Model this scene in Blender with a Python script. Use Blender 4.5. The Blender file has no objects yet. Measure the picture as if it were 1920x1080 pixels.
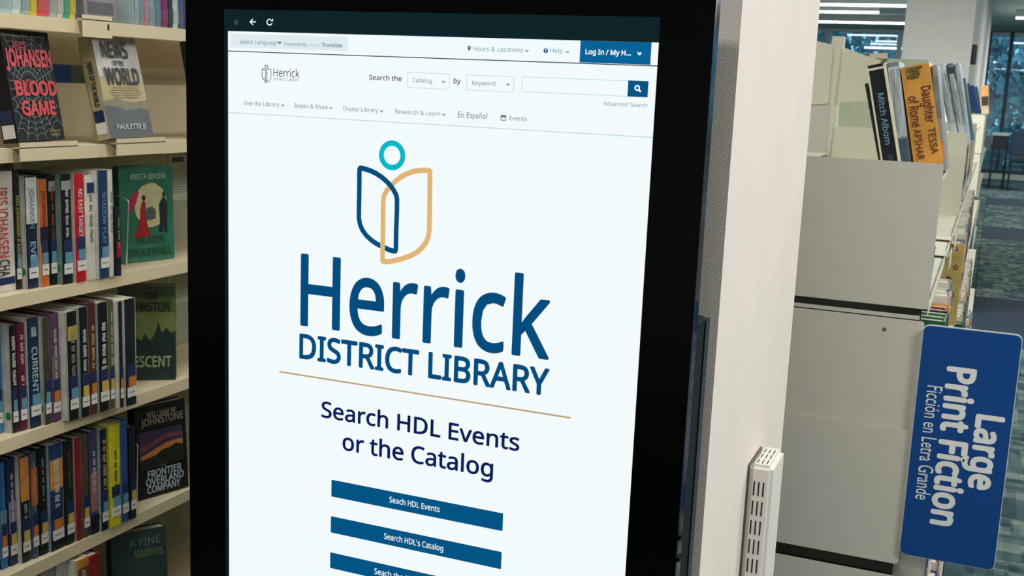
import bpy, bmesh, math, random, os
from mathutils import Vector, Matrix
random.seed(7)
C = bpy.context.scene.collection
scn = bpy.context.scene
# ------------------------------------------------------------------ camera
F = 2139.80
MR = [Vector((0.92113144, 0.38700776, 0.04173572)),      # camera right in the world
      Vector((0.106626, -0.1477476, -0.98326067)),       # camera down
      Vector((-0.37436316, 0.91016242, -0.17736005))]    # camera forward
CP = Vector((0, 0, 1.6))
cam = bpy.data.cameras.new('camera'); cam.sensor_width = 36; cam.lens = F/1920*36
cam.clip_start = .05; cam.clip_end = 200
cam.dof.use_dof = True; cam.dof.focus_distance = 1.45; cam.dof.aperture_fstop = 22
co = bpy.data.objects.new('camera', cam); C.objects.link(co)
rot = Matrix((MR[0], -MR[1], -MR[2])).transposed()
co.matrix_world = Matrix.Translation(CP) @ rot.to_4x4()
scn.camera = co
scn.view_settings.view_transform = 'Standard'; scn.view_settings.look = 'None'
scn.view_settings.gamma = 1; scn.view_settings.use_curve_mapping = False
scn.view_settings.exposure = 0.0
# ------------------------------------------------------------------ world and large lights
w = bpy.data.worlds.new('world'); scn.world = w; w.use_nodes = True
bg = w.node_tree.nodes['Background']; bg.inputs[0].default_value = (.22, .42, .53, 1); bg.inputs[1].default_value = 2.8
CEIL = 3.1
def area(name, x, y, z, sx, sy, power, col=(.98, 1, .985), up=False):
    l = bpy.data.lights.new(name, 'AREA'); l.shape = 'RECTANGLE'; l.size = sx; l.size_y = sy
    l.energy = power; l.color = col
    o = bpy.data.objects.new(name, l); C.objects.link(o); o.location = (x, y, z)
    if up: o.rotation_euler = (math.pi, 0, 0)
    return o
# ceiling lamp light over the aisles; last two added to brighten shelves and partition
for (x, y, pw) in ((1.7, 1.2, 74), (1.1, -1.3, 18), (2.0, 3.6, 80), (1.5, 7.0, 85), (-3.0, 6.5, 80), (-.5, -.25, 22), (3.2, 10.5, 60), (2.5, 16, 150), (-3, 18, 240), (2.2, 22, 160), (-4.2, 1.6, 35), (-1.15, 1.5, 36), (-.9, 8.2, 75)):
    area('ceiling_area_light', x, y, CEIL-.09, 1.4, .12, pw)

# ------------------------------------------------------------------ pixel / plane helpers (photo pixels -> points on real planes)
def ray(px, py): return MR[0]*((px-960)/F)+MR[1]*((py-540)/F)+MR[2]
def on(ax, v, px, py):
    d = ray(px, py); return CP+d*((v-CP[ax])/d[ax])
def slide(P, ax, px=None, py=None):
    """move P along axis ax until it projects on column px or row py"""
    c = Vector(P)-CP; e = Vector((0, 0, 0)); e[ax] = 1
    r, k = (0, (px-960)/F) if px is not None else (1, (py-540)/F)
    a0 = MR[r].dot(c)-k*MR[2].dot(c); a1 = MR[r].dot(e)-k*MR[2].dot(e)
    return Vector(P)-e*(a0/a1)
# ------------------------------------------------------------------ materials
def lin(c): return tuple(((v/255+.055)/1.055)**2.4 if v/255 > .04045 else v/255/12.92 for v in c)
MC = {}
def mat(rgb, rough=.55, var=.06, scale=40, metal=0, bump=0, bscale=200, coat=0, spec=.5):
    k = (tuple(rgb), rough, var, scale, metal, bump, coat, spec)
    if k in MC: return MC[k]
    m = bpy.data.materials.new('procedural'); m.use_nodes = True
    nt = m.node_tree; b = nt.nodes['Principled BSDF']
    c = lin(rgb); b.inputs['Roughness'].default_value = rough; b.inputs['Metallic'].default_value = metal
    b.inputs['Specular IOR Level'].default_value = spec
    b.inputs['Coat Weight'].default_value = coat; b.inputs['Coat Roughness'].default_value = .12
    tc = nt.nodes.new('ShaderNodeTexCoord')
    n = nt.nodes.new('ShaderNodeTexNoise'); n.inputs['Scale'].default_value = scale; n.inputs['Detail'].default_value = 3
    nt.links.new(tc.outputs['Object'], n.inputs['Vector'])
    r = nt.nodes.new('ShaderNodeMapRange'); r.inputs[1].default_value = .3; r.inputs[2].default_value = .7
    r.inputs[3].default_value = 1-var; r.inputs[4].default_value = 1+var
    nt.links.new(n.outputs['Fac'], r.inputs[0])
    mx = nt.nodes.new('ShaderNodeVectorMath'); mx.operation = 'SCALE'; mx.inputs[0].default_value = c
    nt.links.new(r.outputs[0], mx.inputs['Scale']); nt.links.new(mx.outputs[0], b.inputs['Base Color'])
    if bump:
        n2 = nt.nodes.new('ShaderNodeTexNoise'); n2.inputs['Scale'].default_value = bscale; n2.inputs['Detail'].default_value = 2
        nt.links.new(tc.outputs['Object'], n2.inputs['Vector'])
        bp = nt.nodes.new('ShaderNodeBump'); bp.inputs['Strength'].default_value = bump; bp.inputs['Distance'].default_value = .002
        nt.links.new(n2.outputs['Fac'], bp.inputs['Height']); nt.links.new(bp.outputs[0], b.inputs['Normal'])
    MC[k] = m; return m
def emit(rgb, s=1.0):
    k = ('e', tuple(rgb), s)
    if k in MC: return MC[k]
    m = bpy.data.materials.new('glowing'); m.use_nodes = True; nt = m.node_tree
    b = nt.nodes['Principled BSDF']; b.inputs['Base Color'].default_value = (0, 0, 0, 1); b.inputs['Roughness'].default_value = .3
    b.inputs['Specular IOR Level'].default_value = .15
    b.inputs['Emission Color'].default_value = (*lin(rgb), 1); b.inputs['Emission Strength'].default_value = s
    MC[k] = m; return m
# ------------------------------------------------------------------ mesh helpers
def bx(bm, x0, x1, y0, y1, z0, z1, bev=0):
    vs = [bm.verts.new((x, y, z)) for x in (x0, x1) for y in (y0, y1) for z in (z0, z1)]
    fs = [bm.faces.new([vs[i] for i in q]) for q in ((0,1,3,2),(4,6,7,5),(0,4,5,1),(2,3,7,6),(0,2,6,4),(1,5,7,3))]
    if bev:
        es = {e for f in fs for e in f.edges}
        bmesh.ops.bevel(bm, geom=list(es), offset=bev, segments=2, affect='EDGES', profile=.6)
def prism(bm, pts, n, depth):
    """flat polygon (list of Vectors) pushed along vector n by depth"""
    a = [bm.verts.new(p) for p in pts]; b = [bm.verts.new(Vector(p)+n*depth) for p in pts]
    bm.faces.new(a); bm.faces.new(b[::-1])
    for i in range(len(a)): bm.faces.new((a[i-1], a[i], b[i], b[i-1]))
def tube(bm, pts, r, seg=8, closed=False):
    pts = [Vector(p) for p in pts]; rings = []; N = len(pts)
    for i, p in enumerate(pts):
        t = (pts[min(i+1, N-1)]-pts[max(i-1, 0)]).normalized()
        u = t.cross(Vector((.13, .37, .92))).normalized(); v = t.cross(u)
        rings.append([bm.verts.new(p+(u*math.cos(6.2832*k/seg)+v*math.sin(6.2832*k/seg))*r) for k in range(seg)])
    for a, b in zip(rings, rings[1:]):
        for k in range(seg): bm.faces.new((a[k], a[(k+1) % seg], b[(k+1) % seg], b[k]))
    bm.faces.new(rings[0][::-1]); bm.faces.new(rings[-1])
def obj(name, bm, m, parent=None, off=None, smooth=False):
    bmesh.ops.recalc_face_normals(bm, faces=bm.faces)
    if off is not None: bmesh.ops.translate(bm, verts=bm.verts, vec=-Vector(off))
    me = bpy.data.meshes.new(name); bm.to_mesh(me); bm.free()
    if smooth:
        for p in me.polygons: p.use_smooth = True
    o = bpy.data.objects.new(name, me); me.materials.append(m); C.objects.link(o)
    if parent: o.parent = parent
    elif off is not None: o.location = off
    return o
def box(name, m, parent, b, off=None, bev=0):
    bm = bmesh.new(); bx(bm, *b, bev=bev); return obj(name, bm, m, parent, off)
def thing(name, label, cat, loc=(0,0,0), group=None):
    o = bpy.data.objects.new(name, None); C.objects.link(o); o.location = loc; o.empty_display_size = .05
    o['label'] = label; o['category'] = cat
    if group: o['group'] = group
    return o
def tag(o, label, cat, group=None):
    o['label'] = label; o['category'] = cat
    if group: o['group'] = group
    return o
def struct(o): o['kind'] = 'structure'; return o
# ------------------------------------------------------------------ lettering
FONT = None
try:   # the plain sans that ships with Blender itself; the built-in face serves where it is absent
    FONT = bpy.data.fonts.load(os.path.join(bpy.utils.resource_path('LOCAL'), 'datafiles', 'fonts', 'NotoSansMath-Regular.woff2'))
except Exception: FONT = None
def glyphs(body, bold):
    c = bpy.data.curves.new('t', 'FONT')
    if FONT and body.isascii(): c.font = FONT
    c.body = body; c.resolution_u = 3
    o = bpy.data.objects.new('t', c); C.objects.link(o)
    bpy.context.view_layer.update()
    me = bpy.data.meshes.new_from_object(o.evaluated_get(bpy.context.evaluated_depsgraph_get()))
    bpy.data.objects.remove(o); return me
CAPH = None
def text(name, body, parent, P, u, v, width, cap, m, bold=0.0, off=(0,0,0), lift=.0004):
    """body laid on the plane (u, v) from baseline-left P; width and cap height in metres"""
    global CAPH
    if CAPH is None:
        h = glyphs('H', 0); CAPH = max(q.co.y for q in h.vertices)
    me = glyphs(body, 0)
    for q in me.vertices: q.co.z = 0
    if bold:   # heavier strokes: the same outline laid down again, shifted by a hair each way
        bm = bmesh.new()
        for k in range(8):
            n0 = len(bm.verts); bm.from_mesh(me); bm.verts.ensure_lookup_table()
            bmesh.ops.translate(bm, verts=bm.verts[n0:], vec=(bold*math.cos(k*.7854), bold*math.sin(k*.7854), (k+1)*1.0))
        bm.from_mesh(me); bm.to_mesh(me); bm.free()
    xs = [q.co.x for q in me.vertices]; x0, x1 = min(xs), max(xs)
    n = Vector(u).cross(Vector(v)).normalized()
    for q in me.vertices:
        a = (q.co.x-x0)/(x1-x0)*width; b = q.co.y/CAPH*cap
        q.co = Vector(P)+Vector(u)*a+Vector(v)*b+n*(lift+q.co.z*8e-6)-Vector(off)
    me.materials.clear(); me.materials.append(m)
    o = bpy.data.objects.new(name, me); C.objects.link(o); o.parent = parent; return o

# ================================================================== SETTING
M_wall = mat((225, 222, 216), .8, .03, 8, bump=.35, bscale=240)
M_pillar = mat((236, 224, 213), .75, .02, 12, bump=.22, bscale=420)
M_ceil = mat((206, 222, 222), .9, .03, 3)
XL, XR, YB, YF = -8.0, 7.0, -4.0, 26.5
struct(box('ceiling', M_ceil, None, (XL, XR, YB, YF+.3, CEIL+.1, CEIL+.2)))
struct(box('wall_left', M_wall, None, (XL-.1, XL, YB, YF+.3, -.1, CEIL+.1)))
struct(box('wall_right', M_wall, None, (XR, XR+.1, YB, YF+.3, -.1, CEIL+.1)))
struct(box('wall_back', M_wall, None, (XL, XR, YB-.1, YB, -.1, CEIL+.1)))
# carpet: plank tiles laid on the slab
def carpet_mat(a, b, c, sx, sy):
    m = bpy.data.materials.new('carpet'); m.use_nodes = True; nt = m.node_tree; bs = nt.nodes['Principled BSDF']
    bs.inputs['Roughness'].default_value = .95; bs.inputs['Specular IOR Level'].default_value = .1
    L = nt.links.new; N = nt.nodes.new
    tc = N('ShaderNodeTexCoord'); oi = N('ShaderNodeObjectInfo')
    outs = []
    for k, (ux, uy) in enumerate(((sx, sy), (sx*2.3, sy*.62), (sx*.7, sy*2.4))):
        add = N('ShaderNodeVectorMath'); add.operation = 'ADD'; L(tc.outputs['Object'], add.inputs[0]); L(oi.outputs['Location'], add.inputs[1])
        sn = N('ShaderNodeVectorMath'); sn.operation = 'SNAP'; sn.inputs[1].default_value = (ux, uy, 10); L(add.outputs[0], sn.inputs[0])
        wn = N('ShaderNodeTexWhiteNoise'); wn.noise_dimensions = '3D'; L(sn.outputs[0], wn.inputs['Vector']); outs.append(wn.outputs['Value'])
    m1 = N('ShaderNodeMath'); m1.operation = 'MULTIPLY_ADD'; m1.inputs[1].default_value = .45; L(outs[0], m1.inputs[0])
    m2 = N('ShaderNodeMath'); m2.operation = 'MULTIPLY_ADD'; m2.inputs[1].default_value = .3; L(outs[1], m2.inputs[0])
    m3 = N('ShaderNodeMath'); m3.operation = 'MULTIPLY'; m3.inputs[1].default_value = .25; L(outs[2], m3.inputs[0])
    L(m3.outputs[0], m2.inputs[2]); L(m2.outputs[0], m1.inputs[2])
    cr = N('ShaderNodeValToRGB'); e = cr.color_ramp.elements; e[0].position = .15; e[0].color = (*lin(a), 1); e[1].position = .85; e[1].color = (*lin(c), 1)
    k = e.new(.5); k.color = (*lin(b), 1)
    L(m1.outputs[0], cr.inputs[0]); L(cr.outputs[0], bs.inputs['Base Color'])
    return m
M_c1 = carpet_mat((36, 58, 64), (72, 92, 94), (118, 132, 124), .07, .075)
M_c2 = carpet_mat((42, 64, 70), (78, 98, 98), (126, 140, 130), .055, .09)
M_c3 = mat((14, 36, 56), .95, .12, 60)
floor = struct(box('floor', M_c1, None, (XL, XR, YB, YF+.3, -.1, -.008)))
tile_me = {}
def tile(x0, x1, y0, y1, m):
    k = (round(x1-x0, 3), round(y1-y0, 3), m.name)
    if k not in tile_me:
        o = box('carpet_tile', m, floor, (0, x1-x0, 0, y1-y0, -.008, 0), bev=0); tile_me[k] = o
    else:
        o = tile_me[k].copy(); C.objects.link(o)
    o.location = (x0, y0, 0); return o
darks = [(0.0, 1.0, 8.45, 9.95), (.0, 1.0, 14.7, 16.2), (-.1, 1.0, 20.0, 21.1), (2.0, 3.0, 5.2, 6.7)]
ys = [3.2+.5*i for i in range(36)]
for i, y in enumerate(ys):
    for j in range(3):
        x0, x1 = -.0+j*.5+.002, j*.5+.498
        if any(a-.01 <= x0 and x1 <= b+.01 and c-.2 <= y+.25 <= d for a, b, c, d in darks): m = M_c3
        else: m = M_c1 if (i+j) % 2 else M_c2
        tile(x0, x1, y+.002, y+.498, m)
# pillar right behind the kiosk
bm = bmesh.new(); bx(bm, -.90, -.283, 1.35, 1.968, 0, CEIL+.1)
bmesh.ops.bevel(bm, geom=[e for e in bm.edges if abs(e.verts[0].co.z-e.verts[1].co.z) > 1 and e.verts[0].co.y > 1.9], offset=.014, segments=5, affect='EDGES')
struct(obj('wall_pillar', bm, M_pillar))
# far partition wall on the right half
bm = bmesh.new(); bx(bm, -.84, -.258, 11, 24, 0, CEIL+.1, bev=.01); struct(obj('wall_partition', bm, M_wall))
tag(box('wall_speaker', mat((40, 40, 42), .5), None, (-.258, -.215, 11.1, 11.35, 1.93, 2.10), bev=.01), 'small dark round-edged wall device high on the far white partition', 'speaker')
# window wall: header, sill, mullions, panes
wg = bpy.data.materials.new('window_glass'); wg.use_nodes = True; nt = wg.node_tree; nt.nodes.remove(nt.nodes['Principled BSDF'])
tr = nt.nodes.new('ShaderNodeBsdfTransparent'); tr.inputs[0].default_value = (.66, .86, .92, 1)
gl = nt.nodes.new('ShaderNodeBsdfGlossy'); gl.inputs['Roughness'].default_value = .02
mx = nt.nodes.new('ShaderNodeMixShader'); mx.inputs[0].default_value = .16
nt.links.new(tr.outputs[0], mx.inputs[1]); nt.links.new(gl.outputs[0], mx.inputs[2]); nt.links.new(mx.outputs[0], nt.nodes['Material Output'].inputs[0])
M_frame = mat((205, 214, 216), .4); M_dframe = mat((34, 62, 74), .4)
struct(box('wall_front', mat((150, 172, 178), .8), None, (XL, XR, YF+.02, YF+.2, 3.06, CEIL+.1)))
n = 0
for (x0, x1, white) in ((-8, -5.2, 1), (-5.2, -3.62, 1), (-3.62, -2.1, 1), (-2.1, -.36, 1), (-.30, .13, 0), (.13, 1.7, 0), (1.7, 3.3, 0), (3.3, 7, 0)):
    n += 1
    fr = bmesh.new(); mfr = M_frame if white else M_dframe; t = .07 if white else .05
    bx(fr, x0, x0+t, YF-.04, YF+.06, .12, 3.06); bx(fr, x1-t/2, x1, YF-.04, YF+.06, .12, 3.06)
    bx(fr, x0+t, x1-t/2, YF-.04, YF+.06, 2.99, 3.06); bx(fr, x0+t, x1-t/2, YF-.04, YF+.06, .12, .2)
    wo = struct(obj('window_%d' % n, fr, mfr))
    box('pane', wg, wo, (x0+t, x1-t/2, YF, YF+.012, .2, 2.99))
    if white: box('transom', mfr, wo, (x0+t, x1-t/2, YF-.03, YF+.05, 2.2, 2.25))
    else: box('blind_roll', mat((196, 216, 230), .4), wo, (x0+t, x1-t/2, YF-.14, YF-.045, 2.96, 3.05), bev=.02)
struct(box('baseboard_front', mat((176, 190, 180), .6), None, (XL, XR, YF-.06, YF+.1, 0, .12)))
# outside
struct(box('ground', mat((40, 66, 52), 1, .3, 2), None, (-30, 30, YF+.3, 70, -.5, -.3)))
M_leaf = mat((120, 160, 172), .9, .5, 1.2); M_leaf2 = mat((170, 200, 206), .9, .4, 1.4); M_bark = mat((30, 52, 70), .9, .3, 6)
def tree(x, y, h, r, k, lab):
    t = thing('tree', lab, 'tree', (x, y, -.3), 'trees outside the far windows')
    bm = bmesh.new(); tube(bm, [(0,0,0), (.05,0,h*.4), (-.1,.1,h)], .16, 8)
    for a in range(5): tube(bm, [(0,0,h*(.3+.12*a)), (math.cos(a*2.1)*r*.8, math.sin(a*2.1)*r*.8, h*(.5+.13*a))], .05, 6)
    obj('trunk', bm, M_bark, t)
    bm = bmesh.new()
    for i in range(420):
        a = random.uniform(0, 6.28); q = r*math.sqrt(random.random()); z = h*random.uniform(.12, 1.1)
        c = Vector((math.cos(a)*q, math.sin(a)*q, z)); s = random.uniform(.12, .34)
        ax = [Vector([random.uniform(-1, 1) for _ in range(3)]).normalized()*s for _ in range(3)]
        vs = [bm.verts.new(c+p) for p in ax]; bm.faces.new(vs)
        vs = [bm.verts.new(c-p*.8) for p in ax]; bm.faces.new(vs)
    o = obj('foliage', bm, (M_leaf, M_leaf2)[k], t); o['kind'] = 'stuff'
tree(-5.2, 31, 4.5, 1.5, 0, 'tree outside the far left window, seen left of the white partition')
tree(-2.1, 31.5, 5.5, 1.5, 1, 'pale tree outside, behind the white window mullion beside the partition')
tree(.85, 30.5, 4.2, .95, 1, 'tree just outside the right window, above the dark table')
tree(2.9, 33, 5.5, 1.2, 0, 'darker tree outside, at the right edge of the photo')
tree(-.5, 34.5, 5.0, 1.1, 0, 'tree outside, half hidden by the right end of the white partition')
bm = bmesh.new()
for i in range(5200):
    x = random.uniform(-12, 10); c = Vector((x, random.uniform(39, 43), random.uniform(-.2, 6.5)))
    ax = [Vector([random.uniform(-1, 1) for _ in range(3)]).normalized()*random.uniform(.2, .5) for _ in range(3)]
    bm.faces.new([bm.verts.new(c+p) for p in ax])
o = obj('hedge', bm, mat((124, 168, 184), .9, .4, .7)); o['kind'] = 'stuff'; tag(o, 'blurry blue-green belt of foliage far outside the windows', 'hedge')
# ceiling lights (visible linear lamps)
M_lamp = emit((255, 255, 250), 6.0); M_lbody = mat((200, 205, 205), .4)
LP = [(-2.42, -.9, 19.6, 'farther row, highest of the three bars left of the white partition'), (-3.1, -2.05, 21.2, 'short middle bar of the three, left of the white partition'),
      (-3.5, -1.78, 24.1, 'longest and lowest of the three bars left of the white partition'), (.13, 1.4, 22.0, 'bar at the right edge above the right window'),
      (-3.4, -1.9, 19.55, 'highest bar left of the partition, next to the big pillar')]
for x0, x1, y, lab in LP:
    cx = (x0+x1)/2; t = thing('ceiling_light', 'white linear ceiling lamp, '+lab, 'lamp', (cx, y, CEIL), 'linear ceiling lamps')
    hw = (x1-x0)/2
    box('housing', M_lbody, t, (-hw, hw, -.05, .05, -.03, .12), bev=.005)
    box('diffuser', M_lamp, t, (-hw+.01, hw-.01, -.045, .045, -.065, -.031), bev=.01)
for x, y, lab in ((1.7, 1.15, 'over the aisle right of the kiosk'), (1.1, -1.3, 'behind the viewer'), (2.0, 3.6, 'beside the near shelving range'), (1.5, 7.0, 'over the far aisle end'), (-3.0, 6.5, 'behind the left bookcase'), (-.5, -.25, 'in front of the kiosk'), (-1.15, 1.5, 'added between the kiosk and the left bookcase')):  # the last one is unseen, added to brighten the left shelf lips
    t = thing('ceiling_light', 'white linear ceiling lamp above the picture, '+lab, 'lamp', (x, y, CEIL), 'overhead lamps')
    box('housing', M_lbody, t, (-.75, .75, -.08, .08, -.02, .1), bev=.005)
# table and chair by the window
M_dk = mat((12, 22, 34), .5); 
t = thing('side_table', 'dark table with a pale edge standing before the right window', 'table', (.14, 24, 0))
box('tabletop', mat((150, 168, 160), .4), t, (-.16, .15, -.35, .3, .99, 1.04))
box('cabinet_body', M_dk, t, (-.15, .14, -.33, .28, .72, .99))
for sx in (-.14, .10):
    for sy in (-.36, .22): box('leg', M_dk, t, (sx, sx+.04, sy, sy+.04, 0, .72))
t = thing('armchair', 'dark blue chair on thin legs beside the table at the right edge', 'chair', (.60, 23.5, 0))
bm = bmesh.new(); bx(bm, -.29, .29, .1, .2, .62, 1.12, bev=.03); obj('backrest', bm, mat((22, 44, 66), .7), t)
bm = bmesh.new(); bx(bm, -.29, .29, -.4, .12, .52, .64, bev=.03); obj('seat', bm, mat((18, 36, 58), .7), t)
for sx in (-.27, .25):
    for sy in (-.36, .12): box('leg', M_dk, t, (sx, sx+.03, sy, sy+.03, 0, .55))

# ================================================================== KIOSK
YS = 1.1537
M_gloss = mat((1, 2, 2), .2, 0, spec=.18); M_black = mat((3, 4, 5), .5, 0, spec=.25)
K0 = Vector((-.59, 1.17, 0))
kiosk = thing('information_kiosk', 'tall black touchscreen kiosk showing the library catalogue page in front of the pillar', 'kiosk', K0)
bm = bmesh.new()
x0, x1, X0, X1 = -.916, -.268, -.8604, -.3240; z0, z1, Z0, Z1 = .55, 1.80, .735, 1.6712
for b in ((x0, X0, YS-.001, YS+.006, z0, z1), (X1, x1, YS-.001, YS+.006, z0, z1), (X0, X1, YS-.001, YS+.006, Z1, z1), (X0, X1, YS-.001, YS+.006, z0, Z0)): bx(bm, *b)
obj('bezel', bm, M_gloss, kiosk, K0)
M_edge = mat((38, 62, 84), .12, .05, 30, metal=1)
bm = bmesh.new()
for xx in (x0, x1-.004): bx(bm, xx, xx+.004, YS+.006, YS+.020, z0, z1)
bx(bm, x0+.004, x1-.004, YS+.006, YS+.02, z1-.004, z1)
obj('edge_trim', bm, M_edge, kiosk, K0)
box('body', M_black, kiosk, (x0+.004, x1-.004, YS+.0075, YS+.031, .04, z1-.005), K0)
box('rear_housing', M_black, kiosk, (-.80, -.2765, YS+.0315, 1.249, .06, 1.351), K0, bev=.004)
box('cable_cover', mat((18, 36, 44), .35), kiosk, (-.70, -.2755, 1.2495, 1.268, .06, 1.345), K0)
box('base_plate', M_black, kiosk, (-.95, -.27, 1.02, 1.34, .0, .04), K0, bev=.005)
bm = bmesh.new()
bx(bm, x1-.0005, x1+.002, YS+.004, YS+.018, 1.118, 1.124); bx(bm, x1-.0005, x1+.002, YS+.004, YS+.018, 1.093, 1.098)
obj('latch', bm, M_black, kiosk, K0)
E_white = emit((243, 250, 251), 1.0)
screen = box('screen', E_white, kiosk, (-.8548, -.3240, YS, YS+.005, Z0, 1.6458), K0)
def sq(name, pts, m, k=1, parent=screen):
    """screen element: pixel corners -> polygon lying k steps above the screen"""
    ps = [on(1, YS-.00012*k, *p) for p in pts]; bm = bmesh.new()
    bm.faces.new([bm.verts.new(p-K0) for p in ps]); me = bpy.data.meshes.new(name); bm.to_mesh(me); bm.free()
    me.materials.append(m); o = bpy.data.objects.new(name, me); C.objects.link(o); o.parent = parent; return o
def rect(name, p0, p1, m, k=1, r=0):
    """axis-aligned rectangle from top-left and bottom-right pixels"""
    a = on(1, YS-.00012*k, *p0); b = on(1, YS-.00012*k, *p1); bm = bmesh.new()
    pts = []
    if r:
        for cx, cz, s in ((a.x+r, b.z+r, 180), (b.x-r, b.z+r, 270), (b.x-r, a.z-r, 0), (a.x+r, a.z-r, 90)):
            for q in range(4):
                t = math.radians(s+q*30); pts.append((cx+r*math.cos(t), a.y, cz+r*math.sin(t)))
    else: pts = [(a.x, a.y, b.z), (b.x, a.y, b.z), (b.x, a.y, a.z), (a.x, a.y, a.z)]
    bm.faces.new([bm.verts.new(Vector(p)-K0) for p in pts]); me = bpy.data.meshes.new(name); bm.to_mesh(me); bm.free()
    me.materials.append(m); o = bpy.data.objects.new(name, me); C.objects.link(o); o.parent = screen; return o
def ribbon(name, pts, wpx, m, k=1, closed=False, world=False):
    """polyline stroke of width wpx pixels-equivalent (metres if world) on the screen"""
    P = [Vector(p) if world else on(1, YS-.00012*k, *p) for p in pts]; wd = wpx; bm = bmesh.new(); N = len(P); R = []
    for i, p in enumerate(P):
        a = P[i-1] if (i or closed) else p; b = P[(i+1) % N] if (i < N-1 or closed) else p
        t1 = (p-a).normalized() if (p-a).length > 1e-6 else (b-p).normalized(); t2 = (b-p).normalized() if (b-p).length > 1e-6 else t1
        t = (t1+t2).normalized(); nn = Vector((-t.z, 0, t.x)); c = max(.5, nn.dot(Vector((-t1.z, 0, t1.x))))
        R.append((bm.verts.new(p-K0+nn*wd/2/c), bm.verts.new(p-K0-nn*wd/2/c)))
    for i in range(N-(0 if closed else 1)):
        a, b = R[i], R[(i+1) % N]; bm.faces.new((a[0], a[1], b[1], b[0]))
    me = bpy.data.meshes.new(name); bm.to_mesh(me); bm.free(); me.materials.append(m)
    o = bpy.data.objects.new(name, me); C.objects.link(o); o.parent = screen; return o
UX, UZ = Vector((1, 0, 0)), Vector((0, 0, 1))
def stext(body, l, b, r, cap, m, bold=0.0, name='lettering', k=3):
    P = on(1, YS, l, b); Q = slide(P, 0, px=r); T = slide(P, 2, py=b-cap)
    return text(name, body, screen, P, UX, UZ, Q.x-P.x, T.z-P.z, m, bold, K0, .00012*k)
T_gray = emit((96, 124, 136)); T_dark = emit((14, 26, 44)); T_teal = emit((84, 148, 165)); T_white = emit((240, 248, 250)); T_navy = emit((6, 28, 88))
B_blue = emit((0, 98, 150)); B_deep = emit((0, 84, 132)); T_logo = emit((0, 76, 126)); G_gold = emit((226, 180, 118)); T_cy = emit((0, 184, 200))
tb = box('toolbar', emit((10, 34, 38)), kiosk, (-.8604, -.3240, YS-.0002, YS+.005, 1.6459, 1.6712), K0)
box('screen_margin', emit((14, 24, 38), 1), kiosk, (-.8604, -.8549, YS-.0002, YS+.005, Z0, 1.6458), K0)
rect('panel_tint', (432, 63), (652, 96), emit((222, 236, 240)), 1)
# toolbar icons
ribbon('arrow_icon', [(480, 41), (469, 40.8)], .0013, T_white, 3); ribbon('arrow_icon', [(474.5, 35.5), (469, 41), (474.5, 46.5)], .0013, T_white, 3)
ribbon('reload_icon', [(505.5+5*math.cos(math.radians(a)), 41.5+5.4*math.sin(math.radians(a))) for a in range(20, 320, 25)], .0013, T_white, 3)
sq('reload_icon', [(507, 39.5), (512, 40), (511.5, 34.5)], T_white, 3)
sq('home_icon', [(437.5, 41), (443, 35.5), (448.5, 41.5), (447, 41.5), (446.8, 46.5), (438.8, 46.2), (438.9, 41)], emit((44, 70, 76)), 3)
def chev(x, y, m, s=3.0, wd=.0011): ribbon('chevron_icon', [(x-s, y-s*.45), (x, y+s*.6), (x+s, y-s*.35)], wd, m, 3)
stext('Select Language', 450, 81.8, 521, 7.4, T_gray); chev(524.5, 79.6, T_dark, 2.6, .0014)
stext('Powered by', 533.5, 85.6, 576.7, 6.6, T_gray); stext('Google', 581, 86.4, 601.5, 4.6, emit((150, 160, 190))); stext('Translate', 604.4, 87.6, 642, 6.8, emit((70, 96, 112)), .008)
stext('Hours & Locations', 887.8, 95.4, 981, 8.6, T_teal); chev(988, 95, T_teal)
bmp = [(879.8+3.1*math.cos(math.radians(a)), 89+3.3*math.sin(math.radians(a))) for a in range(150, 391, 24)]+[(879.6, 96.2)]
sq('pin_icon', bmp, B_deep, 2); sq('pin_icon', [(879.8+1.1*math.cos(a*.785), 89+1.2*math.sin(a*.785)) for a in range(8)], T_white, 4)
stext('Help', 1031.8, 98.6, 1055, 8.6, T_teal); chev(1063.8, 97, T_teal)
sq('help_icon', [(1023.4+4.4*math.cos(a*.3927), 95.1+4.8*math.sin(a*.3927)) for a in range(16)], B_deep, 2); stext('?', 1021.7, 98.2, 1025.2, 6.0, T_white, .02, k=5)
rect('login_button', (1088.6, 76), (1219.3, 121.6), B_blue, 1)
stext('Log In / My H...', 1097.8, 101.3, 1183.3, 9, T_white, .022); chev(1199, 99.8, T_white, 3.4, .0018)
zl = on(1, YS, 428, 95.7).z
def hline(z, t, m, name='rule', a=-.8548, b=-.324):
    box(name, m, screen, (a, b, YS-.0003, YS-.0001, z-t/2, z+t/2), K0)
hline(zl, .0010, emit((6, 40, 70))); hline(on(1, YS, 432, 211).z, .0008, emit((176, 214, 222)))
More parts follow.
